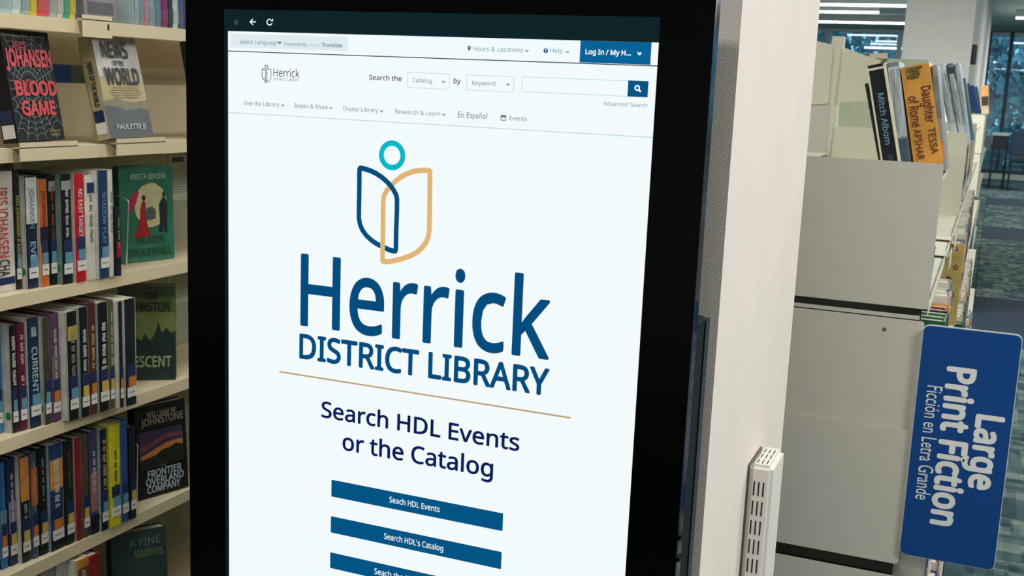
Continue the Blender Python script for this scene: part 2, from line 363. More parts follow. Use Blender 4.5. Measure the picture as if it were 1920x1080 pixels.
# small logo, search row
def logo(O, s, ms, k=2, tk=1.0):
    """O maps big-logo pixels to a screen point"""
    blue1 = [(131,312),(132,298),(137,291),(146,290),(170,296),(210,309),(250,328),(290,354),(325,384),(355,415),(380,452),(397,485),(403,515),(402,600),(397,740),(395,870),(393,884),(388,891),(378,890)]
    blue2 = [(393,893),(350,883),(300,860),(255,838),(215,810),(180,777),(152,738),(135,698),(127,650),(128,560),(130,440),(133,290)]
    gold1 = [(641,330),(642,316),(637,309),(628,307),(600,306),(555,308),(510,318),(465,336),(420,362),(380,395)]
    gold2 = [(380,395),(350,426),(325,458),(308,492),(303,530),(302,640),(300,800),(298,948)]
    gold3 = [(298,945),(298,960),(303,967),(313,968),(345,966),(395,958),(445,945),(500,925),(545,900),(583,868),(610,832),(628,790),(636,745),(639,600),(641,325)]
    for nm, ln, m, kk in (('emblem_stroke', gold1, ms[1], k), ('emblem_stroke', gold2, ms[1], k), ('emblem_stroke', blue1+blue2[1:-1], ms[0], k+2), ('emblem_stroke', gold3, ms[1], k+4)):
        P = [O(p, kk) for p in ln]
        ribbon(nm, P, .0061*s*tk, m, kk, closed=(ln[0] == (131, 312)), world=True)
    P = [O(p, k+4) for p in ((302, 640), (300, 800), (298, 950))]; ribbon('emblem_stroke', P, .0061*s*tk, ms[1], k, world=True)
    c = O((367, 198), k); r = .0139*s
    ribbon('emblem_ring', [c+Vector((r*math.cos(a*.2618), 0, r*math.sin(a*.2618))) for a in range(24)], (.0063*s*tk), ms[2], k, closed=True, world=True)
def Obig(p, k): return on(1, YS-.00012*k, 640+p[0]/3.859, 240+p[1]/3.859)
cb = Obig((367, 198), 0)
logo(Obig, 1.0, (T_logo, G_gold, T_cy))
sm_c = on(1, YS, 499.5, 125.5); ssc = .148
def Osm(p, k):
    q = Obig(p, k)-cb; return Vector((sm_c.x+q.x*ssc*.93, YS-.00012*k, sm_c.z+q.z*ssc))
T_g2 = emit((70, 110, 130))
logo(Osm, ssc, (T_g2, emit((140, 156, 150)), T_g2), k=2, tk=1.2)
stext('Herrick', 513, 143.3, 561.5, 15, emit((30, 44, 62))); stext('DISTRICT LIBRARY', 513.2, 150.6, 561.3, 4.8, T_gray)
stext('Search the', 692.4, 149.3, 753.3, 9, T_dark, .008); stext('by', 850.7, 156, 864, 9.3, T_dark, .008)
def field(p0, p1):
    a = on(1, YS, *p0); b = on(1, YS, *p1)
    ribbon('search_field', [(a.x, YS-.0002, a.z), (b.x, YS-.0002, a.z), (b.x, YS-.0002, b.z), (a.x, YS-.0002, b.z)], .0007, emit((178, 224, 230)), 2, closed=True, world=True)
field((764.4, 135.6), (842, 167.6)); field((876, 140.4), (962.5, 172.6)); field((979.6, 143.8), (1178, 180.8))
stext('Catalog', 773.8, 154, 810, 8.3, T_gray); chev(832, 153, T_gray); stext('Keyword', 885.6, 159.3, 928.4, 8.3, T_gray); chev(952.7, 157.8, T_gray)
rect('search_button', (1178, 150.7), (1214.2, 182.6), B_deep, 2)
ribbon('magnifier_icon', [(1194.8+4*math.cos(a*.5236), 164.8+4.3*math.sin(a*.5236)) for a in range(12)], .0015, T_white, 4, closed=True)
ribbon('magnifier_icon', [(1197.5, 168), (1201.5, 172.3)], .0019, T_white, 4)
stext('Advanced Search', 1131.6, 197.6, 1213.3, 7.8, T_teal)
for s, l, b, r in (('Use the Library', 458.2, 196.7, 524), ('Books & More', 552.9, 201.8, 614.4), ('Digital Library', 644.4, 207.3, 709.3), ('Research & Learn', 741.5, 212.9, 825.5), ('En Espa\u00f1ol', 858.9, 220, 913.3), ('Events', 955.5, 225.1, 988.4)):
    stext(s, l, b, r, 7.9, T_gray)
for x, y in ((530, 197), (620.4, 202.2), (715.5, 208), (832, 214.6)): chev(x, y, T_gray, 2.6)
ribbon('calendar_icon', [(939.5, 216), (948.6, 216.6), (948.4, 225.8), (939.2, 225.2)], .0008, T_gray, 3, closed=True); ribbon('calendar_icon', [(939.5, 218.4), (948.6, 219)], .0018, T_gray, 3)
stext('Herrick', 563.3, 608, 1029.6, 131, T_logo, .008, name='heading'); stext('DISTRICT LIBRARY', 561.3, 670.3, 1028.6, 44, T_logo, .018, name='heading')
hline(on(1, YS, 524, 696.8).z, .0019, emit((190, 160, 118)), a=on(1, YS, 524, 697).x, b=on(1, YS, 1070, 781).x)
stext('Search HDL Events', 602.7, 781.3, 973.8, 29, T_navy, .013, name='heading'); stext('or the Catalog', 642.2, 842.6, 924.4, 30.5, T_navy, .013, name='heading')
for (a, b, s, l, bb, r) in (((621.5, 899.3), (942.2, 996), 'Seach HDL Events', 730.2, 941.3, 824.4), ((620.4, 967.6), (939.4, 1067.5), "Search HDL's Catalog", 720.4, 1009.8, 831), ((619.2, 1035.3), (936.6, 1138), 'Seach the Library', 702, 1075.4, 800)):
    rect('page_button', a, b, B_deep, 1, .0012); stext(s, l, bb, r, 10.4, T_white, .008)

# ================================================================== AIR SENSOR ON THE PILLAR
S0 = Vector((-.283, 1.632, .85)); M_sens = mat((232, 226, 216), .5, .01)
t = thing('air_sensor', 'white slotted plastic sensor box mounted low on the side of the pillar', 'sensor', S0)
box('back_plate', mat((90, 92, 94), .6), t, (0, .003, .002, .100, .002, .208))
bm = bmesh.new(); bx(bm, .003, .0375, 0, .102, 0, .21)
bmesh.ops.bevel(bm, geom=[e for e in bm.edges], offset=.006, segments=3, affect='EDGES'); obj('housing', bm, M_sens, t)
M_slot = mat((22, 24, 26), .9, 0)
for i in range(3):
    for j in range(6): box('slot', M_slot, t, (.0110+i*.0068, .0131+i*.0068, -.0003, .003, .012+j*.0302, .034+j*.0302))
    for j in range(3): box('slot', M_slot, t, (.0115+i*.0068, .0130+i*.0068, .012+j*.027, .031+j*.027, .2085, .2102))

# ================================================================== BOOKS
M_pages = mat((214, 208, 190), .9, .10, 90); M_pw = mat((226, 222, 208), .9, .08, 90)
M_lab = mat((226, 222, 216), .6, .04); M_sdk = mat((22, 44, 88), .4); M_slb = mat((96, 150, 176), .4); M_sye = mat((208, 176, 84), .4); M_sor = mat((206, 120, 50), .4); M_grn = mat((30, 130, 50), .5)
def bcol(c, plastic=True, var=.18): return mat(c, .38 if plastic else .6, var, 22, coat=.12 if plastic else 0, spec=.35)
def book(loc, t, h, d, col, label, group, cover_col=None, rz=0, lean=0, prints=(), stick='blue', title=None, pages=None, name='book', dot=False):
    """spine at local x=0 facing +x, thickness along y, height along z"""
    r = thing(name, label, 'book', loc, group); r.rotation_euler = (lean, 0, rz)
    bd = min(.003, t*.12); sp = bcol(col)
    bm = bmesh.new()
    bx(bm, -d, -.002, 0, bd, 0, h); bx(bm, -d, -.002, t-bd, t, 0, h)
    ob = obj('cover', bm, bcol(cover_col) if cover_col else sp, r)
    bm = bmesh.new(); n = 6; a = []; b = []
    rr = min(.005, t*.3)
    prof = [(-.003, 0), (-rr*.35, t*.04), (0, t*.16), (.0006, t*.5), (0, t*.84), (-rr*.35, t*.96), (-.003, t)]
    prof = prof+[(-.004, t), (-.004, 0)]
    prism(bm, [Vector((x, y, 0)) for x, y in prof], Vector((0, 0, 1)), h); obj('spine', bm, sp, r)
    box('pages', pages or M_pages, r, (-d+.004, -.0045, bd+.0002, t-bd-.0002, .003, h-.004))
    y0, y1 = t*.14, t*.86
    for z0, z1, c in prints: box('printed_band', bcol(c), r, (-.0004, .0009, t*.06, t*.94, z0*h, z1*h))
    if stick:
        if stick == 'top': box('genre_sticker', M_sdk, r, (0, .0012, y0, y1, h*.83, h*.93))
        else:
            z = .022+random.uniform(-.002, .004)
            box('barcode_label', M_lab, r, (0, .0014, y0, y1+t*.05, z, z+.022))
            box('call_number_sticker', {'blue': M_slb, 'yellow': M_sye, 'orange': M_sor}[stick], r, (0, .0012, y0+t*.12, y1, z+.0225, z+.046))
            box('genre_sticker', M_sdk, r, (0, .0013, y0, y1, z+.0465, z+.072))
            bm = bmesh.new(); bx(bm, .0013, .00145, y0+t*.1, y1-t*.1, z+.010, z+.0118); obj('label_print', bm, M_slot, r)
    if dot:
        bm = bmesh.new(); prism(bm, [Vector((-.011+.007*math.cos(k*.5236), -.0005, .034+.009*math.sin(k*.5236))) for k in range(12)], Vector((0, 1, 0)), .0004); obj('green_dot_sticker', bm, M_grn, r)
    if title:
        for (s, z_top, length, capf, c) in title:
            if s == '#':
                bm = bmesh.new(); z = z_top*h
                while z > z_top*h-length*h:
                    for _ in range(random.randint(3, 7)):      # a word: small letter-sized marks
                        l = random.uniform(.0022, .0046); a_, b_ = random.choice(((0, 1), (0, 1), (0, .7), (.25, 1))); ya, yb = t*(.5-capf/2), t*(.5+capf/2)
                        if z-l < z_top*h-length*h: z = 0; break
                        bx(bm, .0008, .0011, ya+(yb-ya)*a_, ya+(yb-ya)*b_, z-l, z-l*.45); bx(bm, .0008, .0011, ya, yb, z-l*.4, z-l*.1); z -= l+.0008
                    z -= .005
                obj('title_print', bm, mat(c, .5, .1), r)
            else:
                text('title', s, r, Vector((.0011, t*(.5-capf/2), z_top*h)), Vector((0, 0, -1)), Vector((0, 1, 0)), length*h, capf*t, mat(c, .5, .05), .012)
    return r
ORD = ['first', 'second', 'third', 'fourth', 'fifth', 'sixth', 'seventh', 'eighth', 'ninth', 'tenth', 'eleventh', 'twelfth', 'thirteenth', 'fourteenth', 'fifteenth', 'sixteenth']
def row(zs, X, px0, items, phrase, group, ybase):
    """items: (spine_left_px, spine_right_px, top_py, colour, description, extras)"""
    Y = slide((X, 2, zs), 1, px=px0).y
    for i, it in enumerate(items):
        a, b, yt, col, desc = it[:5]; kw = it[5] if len(it) > 5 else {}
        fixed = kw.pop('X', None); kw.setdefault('title', [('#', random.choice((.8, .86, .9)), random.choice((.4, .45, .5)), random.choice((.2, .26, .34)), random.choice(((170, 170, 156), (120, 130, 130), (176, 160, 90), (190, 190, 184), (130, 60, 56))))])
        if a is None: Xi = fixed if fixed else X
        else:
            Xi = slide((X, Y, zs+.01), 0, px=a).x
            Xi = max(-1.84, min(-1.705, Xi))
        Y1 = slide((Xi, Y, zs+.01), 1, px=b).y
        Y1 = max(Y+.008, Y1)
        h = slide((Xi, (Y+Y1)/2, zs+.2), 2, py=yt).z-zs if yt is not None else kw.pop('h', .215)
        h = max(.15, min(.262, h))
        lab = '%s, %s on the %s' % (desc, ORD[i], phrase)
        book((Xi, Y+.0004, zs+.0008), Y1-Y-.0008, h, .145 if h < .23 else .155, col, lab, group, **kw)
        X = Xi; Y = Y1
# ---- the left range of shelves
SX = -1.75
LZ = {'top': 1.6886, 'display': 1.4325, 'upper': 1.145, 'middle': .856, 'lower': .569, 'bottom': .281, 'foot': .1}
B0 = Vector((-1.88, 2.0, 0))
case = thing('bookcase', 'long cream metal bookcase running along the left edge behind the kiosk', 'bookcase', B0)
M_cream = mat((226, 208, 172), .5, .02, 10)
for sec in ((.96, 1.9199), (1.9201, 2.88)):
    for k, z in LZ.items():
        bm = bmesh.new()
        bx(bm, -1.99, SX-.0022, sec[0], sec[1], z-.004, z)
        bx(bm, SX-.002, SX, sec[0], sec[1], z-.027, z+.0005)
        obj('shelf', bm, M_cream, case, B0)
    for za, zb, mm in ((.0, 1.40, mat((150, 152, 128), .6, .1, 8)), (1.4, 1.555, M_cream), (1.597, 2.1, M_cream)): box('back_panel', mm, case, (-2.004, -2.0, sec[0], sec[1], za, zb), B0)  # lower panel coloured darker, standing in for shadow inside the shelves
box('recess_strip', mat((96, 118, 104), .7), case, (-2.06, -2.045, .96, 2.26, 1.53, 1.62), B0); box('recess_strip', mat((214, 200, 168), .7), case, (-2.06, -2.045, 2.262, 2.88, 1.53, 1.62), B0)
for y in (.95, 1.912, 2.885):
    bm = bmesh.new(); bx(bm, -2.02, -1.985, y-.006, y+.016, 0, 2.12); obj('upright_post', bm, M_cream, case, B0)
for (ya, yb, z0_, z1_) in ((1.6775, 1.830, 1.409, 1.445), (1.944, 2.102, 1.409, 1.445)):
    bm = bmesh.new(); bx(bm, -1.7485, -1.7285, ya, yb, 1.4335, 1.4355); bx(bm, -1.7305, -1.7285, ya, yb, z0_, z1_)
    obj('display_plate', bm, M_cream, case, B0)
a = on(0, -1.735, 155, 30); b = on(0, -1.735, 210, 32)
bm = bmesh.new(); bx(bm, -1.7485, -1.735, a.y, b.y, 1.689, 1.691); bx(bm, -1.737, -1.735, a.y, b.y, 1.655, 1.6995); obj('display_plate', bm, M_cream, case, B0)
p = on(0, -1.7345, 203, 53); box('slot_hole', M_slot, case, (-1.7349, -1.7343, p.y-.002, p.y+.003, 1.672, 1.684), B0)
for y in (.93, 2.905): box('end_panel', M_cream, case, (-2.07, -1.76, y, y+.004, 0, 2.12), B0)
tag(box('blue_leaflet', mat((40, 80, 150), .4), None, (-2.044, -2.042, 2.09, 2.145, 1.545, 1.61)), 'small blue and white leaflet seen through the slot above the display shelf', 'leaflet')
WHT = (222, 216, 204)
row(LZ['upper'], -1.785, -12, [
    (None, 31, 322, (214, 208, 200), 'thick white book lettered in red and black', dict(title=[('IRIS JOHANSEN', .87, .58, .42, (190, 60, 56)), ('CHA', .27, .14, .42, (24, 24, 26))], stick=None, prints=[(.06, .12, (22, 44, 88))])),
    (31, 43, 322, (24, 28, 26), 'black book with yellow-green lettering', dict(title=[('IRIS JOHANSEN A FACE TO', .8, .6, .42, (196, 190, 70))])),
    (52, 75, 331, (20, 40, 62), 'book white above and dark blue below', dict(dot=True, cover_col=WHT, prints=[(.58, .99, (216, 214, 206))], title=[('JOHANSEN', .9, .36, .36, (96, 150, 176)), ('EVE', .42, .16, .4, (160, 190, 200))])),
    (78, 94, 337, (206, 104, 40), 'orange book with a dark picture band', dict(cover_col=WHT, prints=[(.40, .56, (26, 30, 60))], title=[('JOHANSEN', .9, .33, .44, (80, 34, 20))])),
    (95, 109, 330, (14, 16, 18), 'black book with pale square at the head', dict(prints=[(.86, .95, (150, 158, 150))])),
    (118, 139, 327, (12, 18, 24), 'black book with a pale green side', dict(dot=True, cover_col=(130, 158, 144), prints=[(.86, .94, (160, 164, 158))])),
    (143, 164, 326, (190, 24, 40), 'bright red book', dict(cover_col=WHT, title=[('NO EASY TARGET', .86, .44, .36, (236, 220, 216)), ('#', .36, .12, .3, (110, 14, 24))])),
    (164, 182, 329, (214, 210, 194), 'cream book with small grey lettering', dict(title=[('#', .82, .5, .3, (110, 120, 110))], stick='top')),
    (187, 207, 320, (26, 56, 96), 'dark blue book with pale lower third', dict(cover_col=WHT, title=[('SHADOW PLAY', .8, .48, .36, (90, 140, 170))])),
    (207, 215, 319, (216, 210, 196), 'thin white book leaning on the row end', dict(title=[('#', .8, .4, .4, (130, 130, 120))], stick=None)),
    (219, 229, 440, (22, 28, 44), 'short dark book with red patch behind the bookend', dict(prints=[(.28, .5, (150, 30, 40))], stick=None)),
], 'upper left shelf', 'books on the upper left shelf', 0)
row(LZ['middle'], -1.79, -14, [
    (None, 9, 603, (60, 130, 190), 'light blue book with script lettering', dict(prints=[(.15, .4, (130, 176, 200))])),
    (24, 36, 611, (16, 18, 20), 'black book with white block lettering', dict(dot=True, cover_col=WHT, title=[('#', .9, .5, .5, (190, 194, 186))])),
    (38, 53, 608, (92, 28, 48), 'maroon book', dict(title=[('#', .9, .3, .4, (190, 150, 150)), ('#', .52, .18, .4, (226, 150, 160))])),
    (56, 80, 597, (20, 46, 72), 'navy book with large pale lettering', dict(cover_col=WHT, title=[('CURRENT', .74, .42, .42, (170, 200, 204)), ('#', .92, .1, .4, (150, 180, 180))])),
    (85, 98, 597, (62, 64, 44), 'olive brown book', dict(dot=True, cover_col=(190, 196, 180), title=None)),
    (99, 116, 589, (96, 60, 92), 'purple book fading to grey', dict(prints=[(.3, .62, (104, 98, 104))], stick='orange')),
    (130, 150, 585, (12, 18, 20), 'black yellow-blocked book behind a wide white cover', dict(cover_col=(216, 212, 200), prints=[(.74, .87, (176, 156, 70))])),
    (153, 170, 577, (14, 20, 24), 'black book with pale yellow sticker', dict(cover_col=(170, 184, 176), stick='yellow')),
    (170, 184, 569, (84, 40, 34), 'dark brown book', dict(stick='orange')),
    (187, 207, 568, (12, 16, 20), 'black book with tall white title', dict(cover_col=(180, 190, 190), stick='yellow', title=[('#', .82, .38, .34, (196, 200, 196)), ('#', .42, .1, .5, (196, 200, 196))])),
    (207, 217, 564, (92, 84, 48), 'olive gold book', dict(stick='yellow')),
    (226, 233, 566, (18, 26, 44), 'thin navy book between white covers', dict(cover_col=WHT, stick='orange', title=None)),
    (252, 258, 561, (22, 30, 36), 'last thin dark book with a wide white cover', dict(dot=True, cover_col=(224, 220, 210), stick='orange', title=None)),
], 'middle left shelf', 'books on the middle left shelf', 0)
row(LZ['lower'], -1.785, -16, [
    (None, 2, 876, (40, 50, 70), 'grey blue book', dict(stick='orange')),
    (3, 17, 868, (30, 104, 160), 'bright blue book', dict(prints=[(.3, .55, (110, 140, 160))], stick='orange')),
    (19, 35, 861, (34, 44, 82), 'navy and violet book', dict(prints=[(.3, .6, (140, 130, 150))], stick='yellow')),
    (42, 60, 856, (20, 26, 24), 'black book with broad orange head', dict(cover_col=WHT, prints=[(.58, .99, (206, 136, 64))], title=[('#', .55, .18, .3, (150, 160, 150))], stick='yellow')),
    (62, 75, 848, (60, 78, 104), 'steel blue book with orange stripe', dict(prints=[(.5, .85, (180, 96, 56))], stick='orange')),
    (76, 93, 840, (10, 14, 18), 'black glossy book', dict(stick='yellow')),
    (96, 123, 834, (34, 60, 104), 'thick blue book with an orange label', dict(cover_col=(170, 196, 206), prints=[(.58, .86, (206, 140, 64)), (.0, .12, (14, 18, 26))], stick='orange')),
    (125, 142, 826, (18, 28, 24), 'black green book', dict(stick='yellow')),
    (144, 157, 822, (140, 22, 34), 'dark red book', dict(cover_col=(180, 190, 180), title=None, stick=None)),
    (157, 170, 815, (70, 74, 54), 'grey olive book', dict(stick='yellow')),
    (171, 187, 808, (66, 64, 104), 'book violet above and dusty pink below', dict(prints=[(.22, .6, (164, 118, 118)), (0, .18, (18, 20, 26))], stick=None)),
    (191, 205, 806, (14, 26, 50), 'dark navy book with white label at foot', dict(dot=True, cover_col=(176, 196, 196))),
    (208, 229, 797, (214, 200, 34), 'bright yellow book', dict(title=[('#', .75, .5, .18, (60, 60, 20))])),
    (229, 243, 790, (40, 82, 142), 'blue book beside the yellow one', dict(title=None)),
    (245, 257, 800, (20, 26, 32), 'dark book beside the metal bookend', dict(title=None, stick='yellow')),
], 'lower left shelf', 'books on the lower left shelf', 0)
row(LZ['bottom'], -1.765, 84, [
    (None, 110, 1062, (170, 176, 170), 'pale book cut by the picture edge', dict()),
    (112, 132, 1056, (200, 204, 196), 'white book with dark square', dict(pages=M_pw)),
    (150, 172, 1048, (206, 136, 44), 'orange book with small dark emblem', dict(cover_col=(210, 206, 190), prints=[(.82, .92, (120, 70, 30))])),
    (172, 193, 1040, (150, 24, 34), 'dark red book beside the orange one', dict(cover_col=(120, 20, 30))),
], 'bottom left shelf', 'books on the bottom left shelf', 0)
for lev, px0, ph in (('upper', -12, 'upper'), ('middle', -14, 'middle'), ('lower', -16, 'lower'), ('bottom', 84, 'bottom')):
    y = slide((-1.785, 2, LZ[lev]), 1, px=px0).y-.012
    for i in range(9):
        t_ = random.uniform(.024, .036); y -= t_+.001; c = random.choice([(30, 50, 80), (120, 30, 36), (206, 200, 186), (20, 24, 26), (60, 84, 60), (180, 110, 50), (84, 70, 100)])
        book((-1.785+random.uniform(-.01, .02), y, LZ[lev]+.0008), t_, random.uniform(.2, .235), .15, c, 'book outside the picture, %s left of the picture edge on the %s left shelf' % (ORD[i], ph), 'books beyond the left picture edge', title=[('#', .86, .45, .26, (176, 176, 166))])
TOPR = [(0, 22, (150, 176, 182)), (22, 40, (176, 196, 196)), (40, 57, (140, 160, 164)), (58, 70, (196, 180, 40)), (71, 93, (196, 66, 78)), (94, 107, (150, 158, 158)), (107, 120, (176, 178, 174)), (121, 131, (50, 150, 124)), (131, 143, (190, 178, 50)), (143, 155, (84, 92, 130))]
def toprow(lst, px0, names, ph, g):
    X = -1.78; Y = slide((X, 2, LZ['top']), 1, px=px0).y
    for (a, b, c), nm in zip(lst, names):
        Y1 = slide((X, Y, LZ['top']+.005), 1, px=b).y
        book((X, Y+.0004, LZ['top']+.0008), Y1-Y-.0008, random.uniform(.2, .24), .15, c, nm+ph, g, title=None, stick=None, prints=[(.05, .2, tuple(int(v*.8+20) for v in c))]); Y = Y1
toprow(TOPR, 0, ['pale blue plastic-covered book, leftmost', 'pale grey-green book, second', 'greyish book left of the narrow yellow one', 'narrow yellow book left of the red one', 'pinkish red book', 'grey book right of the red one', 'light grey book left of the teal one', 'narrow teal green book', 'yellow book right of the teal one', 'slate blue book before the display book'], ' on the top shelf', 'books on the top shelf at left')
toprow([(255, 262, (140, 160, 168)), (262, 271, (120, 140, 156)), (271, 280, (186, 120, 140)), (280, 291, (120, 158, 164)), (291, 303, (90, 124, 134)), (303, 316, (120, 40, 96)), (316, 325, (30, 40, 60)), (325, 335, (176, 200, 184)), (335, 345, (70, 76, 130)), (345, 358, (60, 70, 90))], 255,
       ['pale blue-grey book, first after the gap', 'blue-grey book, second after the gap', 'pink book', 'pale teal book', 'dull teal book left of the magenta one', 'dark magenta book', 'near-black book right of the magenta one', 'mint white book', 'violet blue book near the kiosk edge', 'dark grey-blue book touching the kiosk edge'], ' on the top shelf right part', 'books on the top shelf next to the kiosk')
# ---- face-out books
def faceout(loc, psi, tau, wd, h, tk, col, spine_col, label, arts=(), texts=(), group='books standing face out', coat=True):
    r = thing('book', label, 'book', loc, group); r.rotation_euler = (0, -tau, -psi)
    bm = bmesh.new(); bx(bm, -.0025, 0, 0, wd, 0, h, bev=.0008); bx(bm, -tk, -tk+.0025, 0, wd, 0, h); cv = obj('cover', bm, bcol(col, coat), r)
    bm = bmesh.new(); bx(bm, -tk+.0026, -.0026, -.0015, .0025, 0, h); obj('spine', bm, bcol(spine_col, coat), r)
    box('pages', M_pages, r, (-tk+.0028, -.0028, .003, wd-.004, .003, h-.003))
    for i, (nm, pts, c) in enumerate(arts):
        bm = bmesh.new(); bm.faces.new([bm.verts.new((.0003+.00012*i, y*wd, z*h)) for y, z in pts]); me = bpy.data.meshes.new(nm)
        for f in bm.faces: f.normal_update()
        if bm.faces[:][0].normal.x < 0: bmesh.ops.reverse_faces(bm, faces=bm.faces)
        bm.to_mesh(me); bm.free(); me.materials.append(mat(c, .4, .15, 30) if isinstance(c, tuple) else c)
        o = bpy.data.objects.new(nm, me); C.objects.link(o); o.parent = cv
    for (s, y0, z0, y1, cap, c, bold) in texts:
        text('title', s, cv, Vector((.0022, y0*wd, z0*h)), Vector((0, 1, 0)), Vector((0, 0, 1)), (y1-y0)*wd, cap*h, mat(c, .5, .05), bold)
    return r
def ell(cy, cz, ry, rz, n=24, jag=0): return [(cy+ry*math.cos(6.2832*i/n)*(1+jag*random.uniform(-1, 1)), cz+rz*math.sin(6.2832*i/n)*(1+jag*random.uniform(-1, 1))) for i in range(n)]
def rc(a, b, c, d): return [(a, c), (b, c), (b, d), (a, d)]
faceout((-1.8358, 2.0727, 1.146), .2325, .03, .150, .2262, .022, (44, 112, 88), (36, 92, 72), 'green book face out picturing a red-dressed lady and dark-suited man',
    [('moon_print', ell(.58, .585, .30, .235, 24, .05), (206, 198, 148)), ('bridge_print', [(.44, .50), (.5, .56), (.6, .57), (.66, .53), (.66, .44), (.44, .42)], (84, 100, 92)),
     ('umbrella_print', [(.17, .52), (.15, .60), (.20, .68), (.28, .73), (.36, .73), (.30, .62), (.24, .55)], (176, 26, 66)),
     ('dress_print', [(.40, .62), (.37, .55), (.36, .45), (.30, .33), (.22, .265), (.40, .25), (.56, .27), (.50, .38), (.46, .50), (.48, .60), (.44, .64)], (164, 20, 34)),
     ('head_print', ell(.44, .665, .035, .03, 10), (60, 30, 30)),
     ('suit_print', [(.76, .63), (.72, .58), (.73, .40), (.70, .30), (.78, .29), (.79, .40), (.81, .29), (.87, .28), (.87, .45), (.88, .60), (.84, .66), (.80, .66)], (26, 36, 44)),
     ('head_print', ell(.815, .69, .03, .03, 10), (34, 30, 30))],
    [('KRISTA JENSEN', .20, .86, .84, .055, (176, 206, 190), .01), ('HEARTS', .30, .185, .80, .075, (22, 60, 46), .004), ('BRIARWALL', .12, .055, .94, .085, (22, 60, 46), .004)])
faceout((-1.868, 2.0948, .857), .95, .02, .1292, .231, .03, (84, 100, 52), (40, 50, 40), 'dark green book face out showing misty pines, partly behind the row end',
    [('mist_print', rc(0, 1, .40, .72), (112, 126, 66)), ('forest_print', [(0, 0), (1, 0), (1, .52), (.92, .5), (.84, .56), (.76, .50), (.70, .62), (.64, .5), (.55, .42), (.45, .50), (.4, .42), (.25, .46), (.1, .42), (0, .44)], (24, 44, 42)),
     ('sky_print', rc(0, 1, .88, 1), (54, 66, 40))],
    [('TIM', .44, .86, .68, .07, (14, 20, 16), .03), ('JOHNSTON', .12, .735, .91, .085, (14, 20, 16), .02), ('DESCENT', .12, .145, .93, .11, (150, 168, 120), .02)])
faceout((-1.8011, 2.0775, .5725), .2863, .0649, .1411, .2257, .03, (14, 16, 20), (12, 12, 16), 'black book face out with a glowing sunset picture, beside the metal bookend',
    [('sunset_print', rc(.06, .92, .36, .72), (64, 50, 84)), ('cloud_print', [(.06, .55), (.3, .6), (.6, .66), (.92, .64), (.92, .60), (.6, .61), (.3, .54), (.06, .50)], (120, 70, 80)), ('glow_print', [(.08, .42), (.92, .50), (.92, .57), (.6, .56), (.3, .5), (.08, .46)], (206, 128, 56)), ('hill_print', [(.06, .30), (.92, .33), (.92, .50), (.78, .53), (.66, .50), (.5, .49), (.35, .44), (.2, .42), (.06, .40)], (30, 38, 28))],
    [('WILLIAM W.', .22, .87, .82, .06, (150, 136, 120), .02), ('JOHNSTONE', .10, .79, .94, .075, (156, 140, 120), .02), ('THE', .44, .30, .56, .03, (110, 116, 124), 0), ('FRONTIER', .18, .215, .86, .075, (176, 188, 200), .02), ('OVERLAND', .14, .13, .90, .075, (176, 188, 200), .02), ('COMPANY', .16, .045, .82, .075, (176, 188, 200), .02)], coat=False)
faceout((-1.785, 1.9697, .2855), .5271, .0911, .1318, .2312, .036, (40, 62, 60), (14, 20, 22), 'dark teal book face out with script title on the lowest visible shelf',
    [('figure_print', [(.3, 0), (.7, 0), (.72, .3), (.6, .5), (.4, .45), (.32, .3)], (16, 26, 30)), ('light_print', [(0, .0), (.3, 0), (.3, .4), (.1, .5), (0, .5)], (120, 140, 136))],
    [('A FINE', .32, .84, .88, .075, (112, 126, 108), 0), ('Madness', .40, .72, .92, .09, (118, 122, 80), .006)])
# shiny display-shelf books
news = faceout((-1.7338+.0, 1.9328, 1.4457), -.0974, .2078, .1526, .2199, .034, (168, 160, 152), (176, 166, 130), 'silver-grey book with bold black western title leaning on the display shelf',
    [('haze_print', rc(0, 1, .33, .56), (178, 160, 102)), ('haze_print', [(0, .56), (1, .56), (1, .62), (.5, .66), (0, .6)], (172, 162, 130)), ('plain_print', [(0, 0), (1, 0), (1, .27), (.8, .29), (.5, .27), (.25, .31), (0, .32)], (66, 70, 74)), ('plain_print', [(0, .32), (.25, .31), (.5, .27), (.8, .29), (1, .27), (1, .37), (.6, .35), (.3, .39), (0, .37)], (120, 112, 84))]+[('blurb_print', rc(.18+.03*abs(k-2), .92-.05*abs(k-2), .49-.024*k, .498-.024*k), (110, 90, 50)) for k in range(5)],
    [('NEWS', .16, .79, .74, .15, (26, 24, 26), .022), ('OF THE', .36, .715, .60, .045, (40, 36, 36), .03), ('WORLD', .12, .53, .90, .155, (26, 24, 26), .022), ('PAULETTE JI', .16, .085, .84, .05, (200, 204, 206), .01)])
sp = [c for c in news.children if c.name.startswith('spine')][0]
for nm, z0_, z1_, m in (('barcode_label', .012, .036, M_lab), ('genre_sticker', .037, .062, M_sdk)): box(nm, m, news, (-.030, -.005, -.0022, -.0014, z0_, z1_))
text('title', 'NEWS OF THE WORLD', news, Vector((-.022, -.0016, .165)), Vector((0, 0, -1)), Vector((1, 0, 0)), .095, .011, mat((40, 38, 30), .5), .03)
box('rear_cover_edge', bcol((166, 154, 40)), news, (-.0365, -.0342, 0, .15, 0, .2))
web = []
cyw, czw = .42, .50
def webline(pts, t=.006):
    o = []
    for i, (y, z) in enumerate(pts):
        a = pts[max(0, i-1)]; b = pts[min(len(pts)-1, i+1)]; dy, dz = b[0]-a[0], b[1]-a[1]; L = math.hypot(dy, dz) or 1; o.append((y-dz/L*t, z+dy/L*t*.66))
    return list(pts)+o[::-1]
